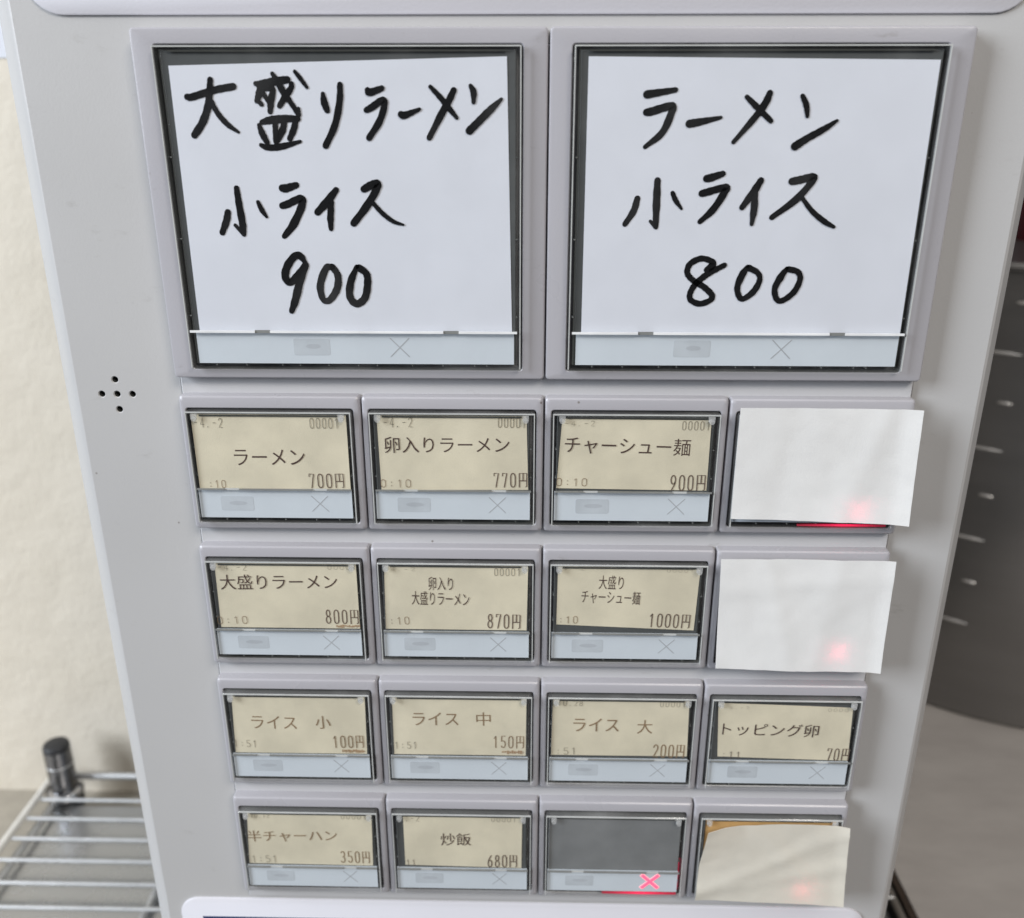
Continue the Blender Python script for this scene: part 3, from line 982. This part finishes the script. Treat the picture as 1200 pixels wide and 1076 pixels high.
def digit_mesh(txt, p0, p1, height, y, origin, mat, weight):
    p0, p1 = Vector(p0), Vector(p1)
    ax = (p1 - p0)
    span = (len(txt) - 1) * 0.92 + (0.86 if txt[-1] == '円' else 0.56)
    ux = ax / span
    up = Vector((-ax.y, ax.x)).normalized() * height
    s = Shape()
    k = 0
    for i, ch in enumerate(txt):
        for line in FIG[ch]:
            pts = []
            for x, z in line:
                q = p0 + ux * (i * 0.92 + (x * 0.92 if ch != '円' else x)) + up * (z - 0.5)
                pts.append((q.x, q.y, height * weight * (1.6 if ch in '.:' else 1)))
            k += 1
            stroke(s, pts, y - 0.003 * (k % 9), origin, False)
    return s.mesh('print', mat)


NAMES = {(0, 0): '700 yen', (0, 1): '770 yen', (0, 2): '900 yen', (1, 0): '800 yen', (1, 1): '870 yen', (1, 2): '1000 yen',
         (2, 0): '100 yen', (2, 1): '150 yen', (2, 2): '200 yen', (2, 3): '70 yen', (3, 0): '350 yen', (3, 1): '680 yen'}
WHAT = {(0, 0): 'plain ramen', (0, 1): 'egg ramen', (0, 2): 'pork ramen', (1, 0): 'large ramen', (1, 1): 'large egg ramen',
        (1, 2): 'large pork ramen', (2, 0): 'small rice', (2, 1): 'medium rice', (2, 2): 'large rice', (2, 3): 'egg topping',
        (3, 0): 'half fried rice', (3, 1): 'full fried rice'}
PART = dict(item='item_print', price='price_print', date='date_print', serial='serial_print', time='time_print', smudge='smudge_print')
for (r, c), corners, texts in TICKETS:
    x0, zt = -100 + 50 * c, ROW_TOP[r]
    # the slip sits inside its cap
    corners = [(min(max(x, x0 + 3.6), x0 + 46.1), min(z, zt - 4.75)) for x, z in corners]
    corners[2] = (corners[2][0], corners[2][1] - 0.6)
    corners[3] = (corners[3][0], corners[3][1] - 0.6)
    org = ((corners[2][0] + corners[3][0]) / 2, PLANE, corners[2][1])
    ph = r * 3.1 + c * 1.7
    me = sheet_mesh('menu_ticket', corners, org, PLANE, M['ticket'], 10, 6,
                    lambda a, t: 0.06 * math.sin(5 * a + ph) * math.sin(3 * t + ph * 2), 0.1)
    tk = obj('menu_ticket', me, None, org)
    tag(tk, 'cream paper ticket printed %s for %s, slipped inside its clear button' % (NAMES[(r, c)], WHAT[(r, c)]), 'ticket', 'printed tickets in the buttons')
    faded = r == 2 and c < 3 or (r, c) == (3, 0)
    for kind, txt, p0, p1, h in texts:
        if kind == 'smudge':
            s = Shape()
            rng = random.Random(r * 7 + c)
            x = p0[0]
            while x < p1[0]:
                ww = rng.uniform(0.2, 0.7)
                hh = h * rng.uniform(0.4, 1.0)
                zz = p0[1] + rng.uniform(-0.15, 0.15)
                s.box(x - org[0], x + ww - org[0], -0.15, -0.10, zz - hh / 2 - org[2], zz + hh / 2 - org[2])
                x += ww + rng.uniform(0.05, 0.25)
            obj('smudge_print', s.mesh('smudge_print', M['inksmudge']), tk)
            continue
        top = min(corners[0][1], corners[1][1]) - 0.25
        if p0[1] + h / 2 > top:                     # print that runs off the top of the cut slip
            lo = p0[1] - h / 2
            h = max(top - lo, 0.9)
            p0, p1 = (p0[0], lo + h / 2), (p1[0], lo + h / 2)
        mat = M['inkfaint'] if kind in ('date', 'serial', 'time') else (M['inkfaded'] if faded else M['inkprice']) if kind == 'price' else M['inkfaded'] if faded else M['ink']
        if kind == 'time' and not faded:
            mat = M['inkprice'] if c == 3 or r == 3 else M['inkfaded']
        thin = {'item': -0.004, 'price': -0.012, 'date': -0.014, 'serial': -0.016, 'time': -0.012, }[kind]
        if kind != 'item':
            obj(PART[kind], digit_mesh(txt, p0, p1, h, PLANE - 0.13, org, mat, 0.062 if kind == 'price' else 0.062), tk)
            continue
        obj(PART[kind], text_mesh(txt, p0, p1, h, PLANE - 0.13, org, mat, thin), tk)

# amber slip under the curled note
cor = [(54.0, ROW_TOP[3] - 4.75), (95.6, ROW_TOP[3] - 4.75), (95.6, ROW_TOP[3] - 27), (54.0, ROW_TOP[3] - 27)]
org = (74.8, PLANE, ROW_TOP[3] - 27)
tk = obj('menu_ticket', sheet_mesh('menu_ticket', cor, org, PLANE, M['amber'], 8, 5, lambda a, t: 0.05 * math.sin(6 * a), 0.1), None, org)
tag(tk, 'amber yellow ticket in its button, nearly hidden behind the curled yellowed note', 'ticket')


for corners, hand, label in ((CARD_LEFT, HAND_LEFT, 'white card handwritten in black marker for the large ramen set, inside a wide clear button'),
                             (CARD_RIGHT, HAND_RIGHT, 'white card handwritten in black marker for the plain ramen set, inside a wide clear button')):
    corners = [tuple(c) for c in corners]
    corners[2] = (corners[2][0], corners[2][1] - 1.2)
    corners[3] = (corners[3][0], corners[3][1] - 1.2)
    org = ((corners[2][0] + corners[3][0]) / 2, PLANE, corners[2][1])
    me = sheet_mesh('handwritten_card', corners, org, PLANE, M['card'], 16, 12,
                    lambda a, t: 0.05 * math.sin(4 * a + 1) * math.sin(3 * t), 0.12)
    card = tag(obj('handwritten_card', me, None, org), label, 'card', 'handwritten cards in the large buttons')
    z = 0
    for line in hand:
        s = Shape()
        for st in line:
            z += 1
            stroke(s, st, PLANE - 0.15 - 0.006 * (z % 8), org)
        obj('handwritten_line', s.mesh('handwritten_line', M['marker']), card)


def crumple(seed, amp, edge_fold, lift_bl, lift_br, creases=()):
    """gentle bowing plus a few sharp pressed creases (a0, t0, angle, height)"""
    def f(a, t):
        w = amp * 0.8 * noise.noise(Vector((a * 1.7 + seed, t * 1.3, seed))) + 0.17 * abs(noise.noise(Vector((a * 7 + seed, t * 6, 3.3)))) + 0.07 * noise.noise(Vector((a * 17, t * 15 + seed, 1.3)))
        w += 0.45 * amp + 0.1
        for a0, t0, ang, hgt in creases:
            d = abs((a - a0) * math.cos(ang) + (t - t0) * math.sin(ang))
            w += 1.05 * hgt * max(0.0, 1 - d / 0.14) ** 1.6
        if a > edge_fold:
            w += (a - edge_fold) * 9.0
        w += lift_bl * max(0, t - 0.35) ** 2 * (1 - a) + lift_br * max(0, t - 0.35) ** 2 * a
        return max(w, 0.02)
    return f


def curled(a, t):
    base = crumple(7.7, 1.0, 0.93, 1.2, 2.0, ((0.55, 0.45, 0.9, 0.45), (0.85, 0.9, -0.5, 0.4), (0.25, 0.8, 1.2, 0.3)))(a, t)
    # the top edge bows and its left corner drops where it is folded over
    q = max(0.0, 1 - (a / 0.30)) * max(0.0, 1 - t / 0.5)
    dz = -1.5 * max(0.0, 1 - a / 0.16) ** 1.3 * (1 - t) ** 2 + 0.3 * math.sin(math.pi * a) * (1 - t)
    return (base + 1.6 * q, 1.2 * q, dz)


NOTES = [(COVERS[0], 'cover', crumple(1.3, 0.7, 0.90, 0.5, 1.3, ((0.72, 0.5, 0.22, 0.35), (0.30, 0.4, 0.1, -0.18))), 'blank white note stuck over a button, red glow along its lower edge', -2.75),
         (COVERS[1], 'cover', crumple(4.9, 0.8, 0.94, 0.5, 0.9, ((0.36, 0.5, -0.18, 0.32), (0.66, 0.3, 0.12, 0.28), (0.5, 0.22, 1.45, 0.2))), 'blank creased white note stuck over the button beside the 1000 yen ticket', -2.75),
         (COVERS[2], 'coverwarm', curled, 'blank yellowed note with curled top, stuck over an amber ticket button', -2.75)]
for corners, mat, fn, label, y in NOTES:
    org = ((corners[2][0] + corners[3][0]) / 2, y, min(corners[2][1], corners[3][1]))
    me = sheet_mesh('blank_note', corners, org, y, M[mat], 30, 22, fn, 0.14)
    tag(obj('blank_note', me, None, org), label, 'note', 'blank notes over the buttons')

M['railwhite'] = simple('bright_side_rail', (0.82, 0.81, 0.78), 0.4, 0.2)
# ------------------------------------------------------------------ wire shelf the machine stands on
shelf = bpy.data.objects.new('wire_shelf', None)
C.objects.link(shelf)
SR = Vector((-59, 90, -455))
shelf.location = SR * MM
tag(shelf, 'chrome wire shelf with a dark capped corner post, under the ticket machine', 'shelf')
wire_me = Shape().tube((-322, 0, 0), (206, 0, 0), 1.3, 10).mesh('wire', M['chrome'], 60)
Y = 228.0
while Y > -90:
    obj('wire', wire_me, shelf, Vector((0, Y, SHELF_Z - 1.3)) - SR)
    Y -= 17.0
rail = Shape().tube((0, -100, 0), (0, 252, 0), 2.2, 10).mesh('side_rail', M['railwhite'], 60)
thin = Shape().tube((0, -100, 0), (0, 228, 0), 1.1, 8).mesh('support_wire', M['chrome'], 60)
obj('side_rail', rail, shelf, Vector((-325, 0, SHELF_Z - 0.6)) - SR)
obj('side_rail', Shape().tube((0, -100, 0), (0, 252, 0), 2.2, 10).mesh('side_rail', M['frame'], 60), shelf, Vector((206.5, 0, SHELF_Z - 3)) - SR)
obj('support_wire', thin, shelf, Vector((-314, 0, SHELF_Z - 5.0)) - SR)
obj('support_wire', Shape().tube((0, -100, 0), (0, 228, 0), 2.0, 8).mesh('support_wire', M['chrome'], 60), shelf, Vector((-219, 0, SHELF_Z - 5.8)) - SR)
obj('back_rail', Shape().tube((-309, 0, 0), (206, 0, 0), 2.4, 10).mesh('back_rail', M['chrome'], 60), shelf, Vector((0, 247, SHELF_Z + 2.5)) - SR)
M['collar'] = simple('polished_collar', (0.55, 0.55, 0.56), 0.18, 0.95)
post_me = Shape().lathe(0, 0, [(8.3, -455), (8.3, -399.5)], 28).mesh('post', M['postmetal'], 40)
cap_me = Shape().lathe(0, 0, [(8.0, -401), (8.1, -397.6), (7.6, -396.4), (6.4, -395.9)], 28).mesh('end_cap', M['rubber'], 50)
ring_me = Shape().lathe(0, 0, [(8.2, -412.2), (8.5, -411.9), (8.5, -411.1), (8.2, -410.8)], 28).mesh('groove_ring', M['chrome'], 50)
collar_me = Shape().lathe(0, 0, [(9.0, -436), (11.4, -435.5), (11.6, -432.5), (10.6, -431.5), (8.6, -431.0)], 28).mesh('collar', M['collar'], 50)
sleeve_me = Shape().lathe(0, 0, [(10.6, -446), (10.6, -436)], 28).mesh('sleeve', M['rubber'], 50)
for px, py in ((-312.5, 240), (203, 240)):
    po = obj('post', post_me, shelf, Vector((px, py, 0)) - SR)
    for nm, me in (('end_cap', cap_me), ('groove_ring', ring_me), ('collar', collar_me), ('sleeve', sleeve_me)):
        obj(nm, me, po)
s = Shape().box(-321, 203, -95, 232, -441.5, -439.5)
sh = obj('steel_sheet', s.mesh('steel_sheet', M['sheet']))
tag(sh, 'shiny grey steel sheet lying beneath the shelf wires', 'steel sheet')

# ------------------------------------------------------------------ stock pot on the counter, with raised volume marks
PX, PY, PR = 413.0, 487.0, 185.0
pot = bpy.data.objects.new('stock_pot', None)
C.objects.link(pot)
pot.location = Vector((PX, PY, SHELF_Z)) * MM
tag(pot, 'large dark steel stock pot with raised volume marks, on the grey counter', 'pot')
PZ = -97.0 - SHELF_Z
s = Shape().lathe(0, 0, [(PR - 7, 0), (PR - 2.5, 0.8), (PR - 0.6, 3), (PR, 8), (PR, PZ - 6)], 128)
obj('wall', s.mesh('wall', M['pot'], 30), pot)
s = Shape().lathe(0, 0, [(PR - 1, PZ - 6.5), (PR + 3, PZ - 5), (PR + 4, PZ - 2.5), (PR + 3, PZ), (PR - 20, PZ + 1.5), (60, PZ + 6), (2, PZ + 7)], 128)
obj('lid', s.mesh('lid', M['pot'], 40), pot)
for i in range(8):
    z = -155 - 33.0 * i - SHELF_Z + 33
    a_end = math.atan2(331 - PY, 313.5 - PX)
    ln = 24.0 if i % 2 == 1 else 9.0
    s = Shape()
    lps = []
    for k in range(5):
        a = a_end - ln / PR * (1 - k / 4)
        taper = 0.35 if k in (0, 4) else 1.0
        ring = []
        for q in range(8):
            t = 2 * math.pi * q / 8
            rr = PR + 1.3 * taper * math.cos(t) - 0.1
            ring.append((rr * math.cos(a), rr * math.sin(a), z + 1.25 * taper * math.sin(t)))
        lps.append(ring)
    s.loft(lps, True, True)
    obj('volume_mark', s.mesh('volume_mark', M['potmark'], 50), pot)

tin_x, tin_y = 392.0, 430.0
tin = bpy.data.objects.new('red_tin', None)
C.objects.link(tin)
tin.location = Vector((tin_x, tin_y, -97 + 2.6)) * MM
tag(tin, 'glossy dark red tin on the pot lid, mostly hidden behind the ticket machine', 'tin')
s = Shape().lathe(0, 0, [(43, 0), (44.5, 1), (44.5, 66), (43, 68)], 48)
obj('body', s.mesh('body', M['red'], 40), tin)
s = Shape().lathe(0, 0, [(44, 67), (46, 68), (46, 78), (44.5, 79.5), (1, 80)], 48)
obj('lid', s.mesh('lid', M['red'], 40), tin)

# pale notice on the plaster wall, its corner just showing beside the machine
s = Shape().box(-520, -268, 263.4, 264.2, 15, 180)
tag(obj('wall_notice', s.mesh('wall_notice', M['notice'])), 'pale notice sheet fixed to the cream wall beside the machine', 'notice')
